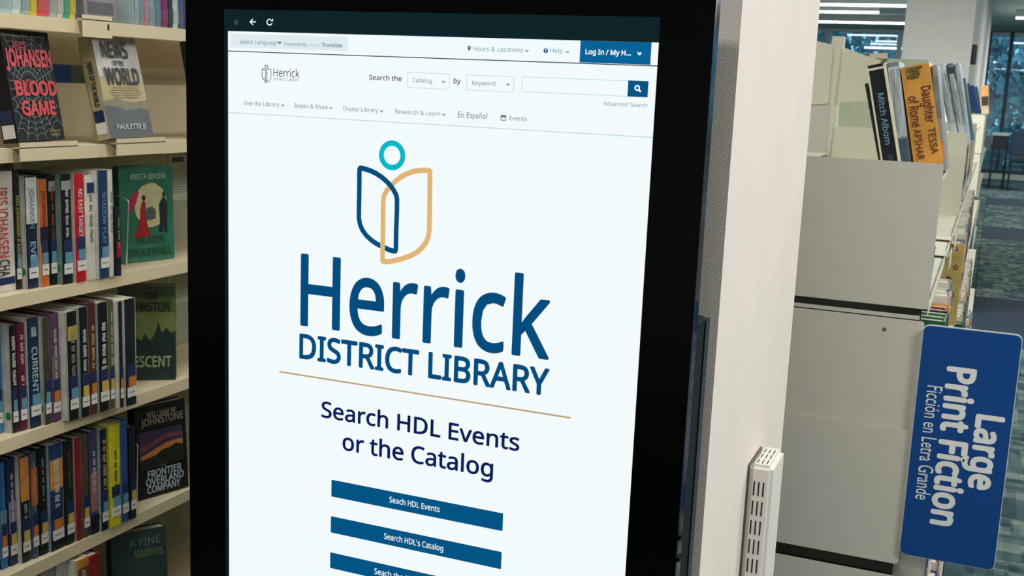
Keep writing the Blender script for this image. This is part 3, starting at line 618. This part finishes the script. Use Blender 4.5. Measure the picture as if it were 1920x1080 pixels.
for k in range(22):
    an = k*6.2832/22+.1; R0, R1 = .15, min(.95, 1.2)
    p1 = (cyw+R0*math.cos(an), czw+R0*.7*math.sin(an)); L = 1.3
    while L > .2 and not (0 < cyw+L*math.cos(an) < 1 and 0 < czw+L*.7*math.sin(an) < .98): L -= .02
    web.append(('web_print', webline([p1, (cyw+L*math.cos(an), czw+L*.7*math.sin(an))], .005), (122, 138, 146)))
for R in (.2, .27, .34, .42, .5, .58, .66):
    for k in range(22):
        a0 = k*6.2832/22+.1; a1 = a0+6.2832/22; am = (a0+a1)/2
        pts = [(cyw+r*math.cos(q), czw+r*.7*math.sin(q)) for r, q in ((R, a0), (R*.93, am), (R, a1))]
        if all(.01 < y < .99 and .01 < z < .98 for y, z in pts): web.append(('web_print', webline(pts, .005), (122, 138, 146)))
# one joined print instead of many
blood = faceout((-1.7381, 1.6838, 1.4457), -.1545, .1597, .1467, .2166, .034, (14, 18, 20), (20, 16, 20), 'black book with red title over a pale spider web on the display shelf', [('jewel_print', ell(cyw, czw, .085, .07, 16), (120, 16, 26)), ('top_band_print', rc(0, .92, .945, .955), (120, 124, 90))],
    [('IRIS', .18, .84, .46, .055, (206, 70, 84), .02), ('JOHANSEN', .0, .68, .96, .145, (214, 70, 84), .03), ('BLOOD', .10, .42, .97, .12, (206, 56, 64), .035), ('GAME', .16, .24, .88, .12, (206, 56, 64), .03), ('A NOVEL OF', .66, .075, .90, .02, (160, 150, 60), .01), ('SUSPENSE', .68, .04, .88, .02, (160, 150, 60), .01)], coat=False)
bm = bmesh.new()
for _, pts, _c in web: bm.faces.new([bm.verts.new((.0012, y*.1467, z*.2166)) for y, z in pts])
o = obj('web_print', bm, mat((150, 164, 170), .4, .1), blood)
for nm, z0_, z1_, m in (('barcode_label', .008, .034, M_lab), ('genre_sticker', .036, .062, M_sdk)): box(nm, m, blood, (-.030, -.003, -.0022, -.0014, z0_, z1_))
faceout((-1.736, 2.263, 1.4457), -.12, .18, .15, .225, .034, (18, 22, 26), (40, 66, 70), 'black book on the display shelf, nearly hidden by the kiosk edge', [], [])
faceout((-1.765, 1.898, 1.700), -.05, .08, .10, .21, .03, (120, 112, 116), (90, 90, 92), 'grey book with pale swirl standing face out on the top shelf',
    [('swirl_print', ell(.5, .25, .3, .06, 16, .2), (200, 204, 204)), ('dark_print', rc(.1, .9, .02, .14), (70, 66, 78))])
# bookends
def wire(pts_px, Y, label):
    P = [on(1, Y, *p) for p in pts_px]; o_ = P[-1].copy(); bm = bmesh.new(); q = []
    for i in range(len(P)):
        if 0 < i < len(P)-1:
            a = P[i]+(P[i-1]-P[i]).normalized()*.006; b = P[i]+(P[i+1]-P[i]).normalized()*.006
            q += [a, (a+b)/4+P[i]/2, b]
        else: q.append(P[i])
    tube(bm, q, .0019, 8); tag(obj('bookend', bm, mat((214, 222, 218), .25, .02, metal=.6), None, o_, True), label, 'bookend', 'wire bookends')
wire([(219, 367), (240.5, 375), (237, 501), (216, 507)], 2.066, 'thin wire bookend beside the green face-out book')
wire([(249, 833), (257.5, 832), (256.5, 953), (243, 958)], 2.072, 'shiny metal bookend beside the sunset book')
# notices on the back panel
def notice(z0_, z1_, y0_, y1_, lab, sq_=False):
    t = thing('notice', lab, 'paper', (-1.9985, y0_, z0_), 'printed sheets at the shelf backs'); wd, h = y1_-y0_, z1_-z0_
    box('sheet', mat((176, 180, 160), .8), t, (0, .0006, 0, wd, 0, h))
    bm = bmesh.new(); z = h*.9
    while z > h*.2:
        y = wd*.1
        while y < wd*.85:
            l = random.uniform(.004, .016); bx(bm, .0006, .0009, y, min(y+l, wd*.9), z-.002, z); y += l+.003
        z -= .007
    obj('print', bm, mat((96, 106, 100), .8), t)
    if sq_: box('stamp', M_sdk, t, (.0006, .0011, wd*.1, wd*.5, h*.86, h*.97))
notice(1.25, 1.37, 2.44, 2.56, 'pale sheet with a blue stamp behind the green face-out book', True)
notice(.97, 1.06, 2.43, 2.54, 'small printed sheet right of the misty pine book')
notice(.40, .50, 2.28, 2.46, 'printed sheet above the script-titled book at bottom left')

# ================================================================== RIGHT RANGE
M_pl = mat((196, 192, 180), .45, .02, 20, bump=.1, bscale=500); M_pl2 = mat((212, 208, 186), .5, .02, 10)
R0 = Vector((-.24, 2.2, 0))
rng = thing('shelving_range', 'long double-sided cream shelving range with flat end panels behind the pillar', 'bookcase', R0)
def rplate(name, x0, x1, y, z0, z1, m, parent=rng, r=.006, off=R0, th=.003):
    bm = bmesh.new(); pts = [Vector((x0, y, z0)), Vector((x0, y, z1))]
    for cx, cz, s in ((x1-r, z1-r, 90), (x1-r, z0+r, 0)):
        for k in range(4):
            a = math.radians(s-k*30); pts.append(Vector((cx+r*math.cos(a), y, cz+r*math.sin(a))))
    prism(bm, pts, Vector((0, 1, 0)), th); return obj(name, bm, m, parent, off)
XE = -.0765
# near end, Y = 2.2
rplate('end_panel', -.39, XE, 2.200, 1.2205, 1.4875, M_pl)
rplate('end_panel', -.39, -.0805, 2.204, .962, 1.1962, M_pl)
rplate('end_panel', -.39, -.0815, 2.199, .722, .9885, M_pl)
rplate('end_panel', -.39, -.0835, 2.203, .455, .695, M_pl); rplate('end_panel', -.39, -.084, 2.20, .08, .45, M_pl)
box('slot_shade_strip', mat((26, 26, 24), .35), rng, (-.39, -.088, 2.212, 2.222, 1.19, 1.226), R0); box('slot_shade_strip', mat((30, 28, 24), .35), rng, (-.39, -.09, 2.212, 2.222, .688, .728), R0)  # dark strips put in for the shade in the slots between end plates
box('bracket_lip', M_pl, rng, (-.39, -.09, 2.2055, 2.2105, 1.1985, 1.2055), R0)
bm = bmesh.new(); tube(bm, [(-.1494, 2.2028, 1.174), (-.1494, 2.2038, 1.174)], .0035, 12); obj('screw', bm, mat((110, 110, 104), .3, 0, metal=.8), rng, R0)
box('plinth', M_pl2, rng, (-.72, -.06, 2.23, 8.0, 0, .1), R0)
box('center_panel', M_pl2, rng, (-.402, -.396, 2.22, 8.0, .1, 1.44), R0)
for y in (2.205, 3.150, 4.1, 5.05, 6.0, 6.95, 7.95): box('upright_post', M_pl2, rng, (-.417, -.387, y, y+.03, 0, 1.754 if y < 3.3 else 1.5), R0)
LV = [(1.2205, XE), (.975, -.046), (.655, -.024), (.40, -.004), (.15, -.002)]
for (ya, yb) in ((2.222, 4.092), (4.108, 5.995), (6.005, 7.94)):
    yt = 2.72 if ya < 3 else yb
    bm = bmesh.new(); bx(bm, -.39, XE-.010, ya, yt, 1.449, 1.453); bx(bm, XE-.012, XE-.010, ya, yt, 1.437, 1.4535); obj('top_shelf', bm, M_pl2, rng, R0)
    for z, xe in LV:
        bm = bmesh.new(); bx(bm, -.39, xe-.002, ya, yb, z-.003, z+.001); bx(bm, xe-.002, xe, ya, yb, z-(.014 if z > 1.2 else .003), z+(.006 if z > 1.2 else .0005)); obj('shelf', bm, M_pl2, rng, R0)
for y in (4.097, 6.0):
    rplate('end_panel', -.39, XE-.001, y, 1.235, 1.4965, M_pl2); 
    box('end_lip', M_pl2, rng, (-.175, XE, y-.012, y-.001, 1.212, 1.244), R0)
# left half decks and raised brackets of the second section
for z in (1.45, 1.22, .975, .722, .455, .19): box('shelf', M_pl2, rng, (-.72, -.403, 2.222, 7.94, z-.004, z), R0)
def bracket(pts, y, m): 
    bm = bmesh.new(); prism(bm, [on(1, y, *p) for p in pts], Vector((0, 1, 0)), .003); obj('raised_bracket', bm, m, rng, R0)
bracket([(1583, 89), (1620, 103), (1650, 112), (1652, 188), (1569, 192)], 3.142, M_pl2)
bracket([(1502, 70), (1536, 78), (1562, 84), (1552, 194), (1496, 198)], 3.142, M_pl2)
bracket([(1565, 237), (1660, 241), (1660, 300), (1558, 297)], 3.144, M_pl2)
bracket([(1630, 100), (1664, 99), (1665, 175), (1630, 175)], 3.6, mat((226, 200, 168), .5))
bracket([(1500, 196), (1556, 194), (1547, 300), (1490, 300)], 3.147, M_pl)
box('raised_back', mat((190, 196, 172), .5), rng, (-.46, -.20, 3.60, 3.603, 1.4545, 1.715), R0)
for yd in (2.95, 3.30):
    bm = bmesh.new(); bx(bm, XE-.05, XE+.012, yd, yd+.10, 1.2268, 1.2285); bx(bm, XE+.010, XE+.012, yd, yd+.10, 1.195, 1.238); bx(bm, XE-.12, XE-.05, yd, yd+.002, 1.2268, 1.30); obj('display_plate', bm, M_pl2, rng, R0)
# sign
SG = Vector((-.0805, 2.193, .7465))
sign = thing('section_sign', 'blue Large Print Fiction sign fixed upright to the shelf end', 'sign', SG)
def rr(bm, x0, x1, y, z0, z1, r, th):
    pts = []
    for cx, cz, s in ((x1-r, z1-r, 90), (x1-r, z0+r, 0), (x0+r, z0+r, -90), (x0+r, z1-r, -180)):
        for k in range(5):
            a = math.radians(s-k*22.5); pts.append(Vector((cx+r*math.cos(a), y, cz+r*math.sin(a))))
    prism(bm, pts, Vector((0, 1, 0)), th)
bm = bmesh.new(); rr(bm, -.0812, .0872, 2.193, .7465, 1.1945, .012, .003); obj('plate', bm, mat((210, 216, 218), .5), sign, SG)
bm = bmesh.new(); rr(bm, -.0800, .0860, 2.1924, .7475, 1.1925, .011, .0006); obj('blue_face', bm, mat((4, 66, 134), .6, .02, spec=.25), sign, SG)
D, U = Vector((0, 0, -1)), Vector((1, 0, 0)); M_sw = mat((226, 226, 222), .6, .01)
text('lettering', 'Large', sign, Vector((.0277, 2.1924, 1.0400)), D, U, .1425, .0441, M_sw, .030, SG)
text('lettering', 'Print Fiction', sign, Vector((-.0305, 2.1924, 1.1220)), D, U, .3055, .0459, M_sw, .030, SG)
text('lettering', 'Ficci\u00f3n en Letra Grande', sign, Vector((-.0630, 2.1924, 1.0811)), D, U, .2205, .0185, M_sw, 0, SG)
# ---- books standing on top of the range, spines toward the camera
def lean_book(tl, tr, bl, Y, zdeck, col, label, depth=.15, **kw):
    A = on(1, Y, *tl); B = on(1, Y, *bl); T = on(1, Y, *tr)
    d = (A-B).normalized(); ang = math.atan2(-d.x, d.z); base = B-d*((B.z-zdeck)/d.z)
    h = (A-base).length; th = (T-A).dot(Vector((math.cos(ang), 0, math.sin(ang))))-.0025
    base.z += .0; 
    return book((base.x, Y, zdeck+.001), th, h, depth, col, label, 'large print books on top of the range', rz=-math.pi/2, lean=ang, **kw)
ZD = 1.4535
YA = 2.52
lean_book((1621, 158), (1630, 158), (1646, 298), YA, ZD, (12, 18, 24), 'thin black book with pale edges, leftmost on the range top', cover_col=(226, 220, 200), stick=None)
mb = lean_book((1625, 125), (1662, 117), (1652, 298), YA, ZD, (4, 14, 26), 'navy book lettered in blue, framed by cream covers, on the range top', cover_col=(232, 222, 196), stick=None, title=[('Mitch Albom', .72, .50, .32, (96, 140, 170)), ('the', .12, .1, .28, (50, 80, 110))])
mt = .04
box('cover_edge', mat((226, 216, 190), .6), mb, (-.002, .0016, -.001, .0025, 0, .21)); box('cover_edge', mat((226, 216, 190), .6), mb, (-.03, .0030, .0325, .0385, 0, .214)); box('cover_edge', mat((226, 216, 190), .6), mb, (-.01, .0016, .0025, .0325, .2045, .209))
lean_book((1662.5, 120), (1688, 121), (1684, 301), YA, ZD, (120, 132, 142), 'plastic-wrapped grey book between the navy and the golden book', stick=None, prints=[(.3, .96, (190, 196, 200)), (.0, .28, (60, 80, 100))])
gb = lean_book((1688.5, 128), (1745, 123), (1713, 304), YA, ZD, (208, 146, 62), 'golden yellow large print novel with dark red lettering on the range top', cover_col=(226, 160, 60), stick=None,
    title=[('Daughter', .78, .42, .01, (0, 0, 0))])
for c in list(gb.children):
    if c.name.startswith('title'): bpy.data.objects.remove(c)
gh = .235; gt = .05
def gtext(s, P, wd, cap, c, b=.01): text('title', s, gb, Vector((.0011, P[0], P[1])), Vector((0, 0, -1)), Vector((0, 1, 0)), wd, cap, mat(c, .5, .05), b)
gtext('Daughter', (.034, .168), .076, .0185, (96, 26, 30)); gtext('of Rome', (.006, .152), .064, .0185, (96, 26, 30))
gtext('TESSA', (.036, .082), .054, .014, (96, 40, 30)); gtext('AFSHAR', (.008, .084), .064, .014, (96, 40, 30))
for i, s in enumerate(('CENTER', 'POINT', 'LARGE', 'PRINT')):
    text('publisher_mark', s, gb, Vector((.0012, .010, .205-i*.0062)), Vector((0, 1, 0)), Vector((0, 0, 1)), (.032, .026, .026, .024)[i], .005, mat((50, 70, 24), .5), .03)
lean_book((1746, 124), (1760, 126), (1762, 305), YA+.02, ZD, (150, 150, 150), 'narrow plastic-wrapped grey book right of the golden one', stick=None, prints=[(.5, .9, (120, 130, 130)), (.1, .3, (200, 150, 90))])
YBk = 4.25
lean_book((1757, 123), (1774, 120), (1779, 244), YBk, ZD, (196, 204, 208), 'silvery plastic-wrapped book with strong glare behind the second panel', stick=None, prints=[(.35, .55, (50, 70, 120))])
lean_book((1774.5, 121), (1789, 119), (1796, 244), YBk, ZD, (110, 120, 134), 'grey plastic-wrapped book with white stripes, middle of the silvery group', stick=None, prints=[(.8, .95, (60, 64, 72)), (.1, .3, (200, 206, 208))])
lean_book((1789.5, 120), (1801, 121), (1806, 245), YBk, ZD, (170, 186, 198), 'pale blue plastic-wrapped book, rightmost of the silvery group', stick=None)
lean_book((1801, 148), (1812, 152), (1812, 226), YBk+.4, ZD, (84, 112, 120), 'blue-grey book just behind the silvery group', stick=None)
def wrap_mat():  # pale and dark colour streaks imitate glare on the crinkled plastic
    m = mat((176, 184, 190), .16, .5, 30, metal=.25, bump=.01).copy(); nt = m.node_tree
    for nd in nt.nodes:
        if nd.type == 'BUMP': nd.inputs['Strength'].default_value = 1; nd.inputs['Distance'].default_value = .006; q = nd
    mp = nt.nodes.new('ShaderNodeMapping'); mp.inputs['Scale'].default_value = (1, 1, .12)
    tc = [x for x in nt.nodes if x.type == 'TEX_COORD'][0]; nt.links.new(tc.outputs['Object'], mp.inputs[0])
    for nd in nt.nodes:
        if nd.type == 'TEX_NOISE': nt.links.new(mp.outputs[0], nd.inputs['Vector']); nd.inputs['Scale'].default_value = 120
    return m
M_wrap = wrap_mat()
for o in bpy.data.objects:
    if o.parent is None and o.get('label') and ('plastic-wrapped' in o['label']) and 'narrow' not in o['label']:
        for c in list(o.children):
            if c.name.startswith('spine'):
                w_ = c.copy(); w_.data = c.data.copy(); w_.name = 'plastic_wrap'; C.objects.link(w_); w_.location.x = .0012; w_.parent = o
                w_.data.materials.clear(); w_.data.materials.append(M_wrap)
                for vv in w_.data.vertices: vv.co.z = .07+vv.co.z*.62
# second, taller range further on
Q0 = Vector((-.3, 9.3, 0)); rg2 = thing('shelving_range', 'second taller cream shelving range farther along the aisle', 'bookcase', Q0)
rplate('end_panel', -.62, -.072, 9.3, 1.22, 1.505, M_pl2, rg2, .01, Q0, .01)
rplate('end_panel', -.62, -.075, 9.302, .90, 1.215, M_pl2, rg2, .01, Q0, .01)
rplate('end_panel', -.62, -.06, 9.304, .1, .895, mat((60, 84, 84), .5), rg2, .01, Q0, .01)
box('body', M_pl2, rg2, (-.61, -.09, 9.33, 14.0, .1, 1.5), Q0); box('plinth', mat((40, 60, 62), .6), rg2, (-.61, -.07, 9.32, 14.0, 0, .1), Q0)
for z in (.2, .5, .8, 1.1): box('shelf', M_pl2, rg2, (-.089, -.062, 9.33, 14.0, z-.01, z), Q0)
for args in (((1809, 158), (1819, 159), (1819, 213), (12, 44, 62), 'dark teal book, leftmost on the far range top'), ((1819.5, 161), (1827, 161), (1828.5, 214), (20, 40, 96), 'navy blue book between the dark ones on the far range top'), ((1827.5, 163), (1833, 164), (1836, 214), (24, 60, 84), 'narrow dark blue book, third on the far range top')):
    lean_book(args[0], args[1], args[2], 9.45, 1.507, args[3], args[4], stick=None)
lean_book((1839, 161), (1854, 163), (1840, 213), 9.45, 1.507, (222, 156, 96), 'orange-tan book with dark emblem, rightmost on the far range top', stick=None, prints=[(.3, .62, (60, 60, 56)), (0, .25, (196, 180, 150))])
# ---- narrow spines along the aisle side of the range
PAL = [((196, 176, 96), 'mustard floral'), ((40, 96, 60), 'green'), ((120, 26, 40), 'dark red'), ((74, 60, 120), 'purple'), ((34, 60, 110), 'navy'), ((220, 150, 70), 'orange'), ((206, 204, 196), 'white'), ((24, 30, 32), 'black'), ((90, 120, 130), 'grey-blue'), ((196, 140, 140), 'pink')]
protos = {}; CN = {}
TENS = ['', '', 'twenty', 'thirty', 'forty', 'fifty', 'sixty', 'seventy', 'eighty', 'ninety']
TEENS = ['seventeenth', 'eighteenth', 'nineteenth']
def ordinal(n):
    if n <= 16: return ORD[n-1]
    if n < 20: return TEENS[n-17]
    t, u = divmod(n, 10); return TENS[t][:-1]+'ieth' if u == 0 else TENS[t]+'-'+ORD[u-1]
def aisle(z, xe, y0_, y1_, ph, seq=()):
    y = y0_; cnt = CN.get(ph, 0)
    while y < y1_-.058:
        ci = seq[cnt] if cnt < len(seq) else random.choice([0, 1, 2, 3, 4, 5, 6, 7, 8, 9]); k = (ci, random.randint(0, 1)); c, nm = PAL[ci]
        cnt += 1; lab = '%s book, %s spine from the sign end on the %s' % (nm, ordinal(cnt), ph); gr = 'narrow spines on the '+ph
        th = (.04, .056)[k[1]]; h = (.195, .2125)[k[1]]
        if k not in protos: protos[k] = book((0, 0, 0), th, h, .15, c, lab, gr, title=None, stick='blue', cover_col=(216, 210, 196) if k[1] else None); r = protos[k]
        else:
            r = protos[k].copy(); C.objects.link(r)
            for ch in protos[k].children:
                q = ch.copy(); C.objects.link(q); q.parent = r
        r['label'] = lab; r['group'] = gr
        r.location = (xe-(random.uniform(.004, .02) if z > 1.2 else random.uniform(-.002, .008)), y, z+.0012); y += th+.0015; CN[ph] = cnt
aisle(1.2215, XE-.0015, 2.235, 2.50, 'upper aisle shelf', (6, 8, 7)); aisle(1.2215, XE-.0015, 4.12, 5.8, 'upper aisle shelf')
aisle(.976, -.046, 2.36, 2.86, 'second aisle shelf', (1, 1, 7, 2, 5, 9, 4, 8, 6, 8))
fb = thing('book', 'mustard yellow book with dark red blossoms, its cover facing the near shelf end', 'book', (-.0425, 3.40, .9765), 'floral book')
w_, h_ = .155, .2285
box('cover', bcol((186, 166, 92)), fb, (-w_, 0, 0, .003, 0, h_)); box('cover', bcol((206, 150, 90)), fb, (-w_, 0, .033, .036, 0, h_)); box('spine', bcol((224, 156, 84)), fb, (-.003, .001, .0005, .0355, 0, h_)); box('pages', M_pages, fb, (-w_+.004, -.004, .0032, .0328, .003, h_-.004))
bm = bmesh.new()
for cx, cz in ((-.022, .217), (-.05, .19), (-.016, .165), (-.03, .13), (-.052, .11), (-.018, .085), (-.045, .06), (-.022, .035), (-.085, .20), (-.09, .12), (-.12, .16), (-.12, .06)):
    for k in range(5):
        a_ = k*1.2566+cz*40; bm.faces.new([bm.verts.new((cx+q*math.cos(a_+e), -.0004, cz+q*math.sin(a_+e))) for q, e in ((.001, 0), (.007, -.5), (.009, 0), (.007, .5))])
obj('blossom_print', bm, mat((130, 34, 46), .5, .2), fb)
bm = bmesh.new()
for x0_, z0_, x1_, z1_ in ((-.005, .10, -.06, .17), (-.06, .17, -.09, .24), (-.035, .14, -.004, .06), (-.10, .1, -.07, .18)):
    d_ = Vector((x1_-x0_, 0, z1_-z0_)).normalized(); n_ = Vector((-d_.z, 0, d_.x))*.0016; a_, b_ = Vector((x0_, -.0003, z0_)), Vector((x1_, -.0003, min(z1_, .227)))
    bm.faces.new([bm.verts.new(p) for p in (a_+n_, a_-n_, b_-n_, b_+n_)])
obj('branch_print', bm, mat((176, 160, 150), .5, .2), fb)
aisle(.976, -.0445, 3.442, 4.05, 'second aisle shelf', (1, 1, 7, 2, 5, 9, 4, 8, 6, 8, 5, 2, 3, 9, 1, 6, 4)); aisle(.976, -.0475, 4.12, 5.9, 'second aisle shelf')
aisle(.656, -.0255, 2.235, 4.05, 'third aisle shelf'); aisle(.656, -.0255, 4.12, 5.9, 'third aisle shelf')
aisle(.401, -.0055, 2.235, 4.05, 'fourth aisle shelf'); aisle(.401, -.0055, 4.12, 5.9, 'fourth aisle shelf')
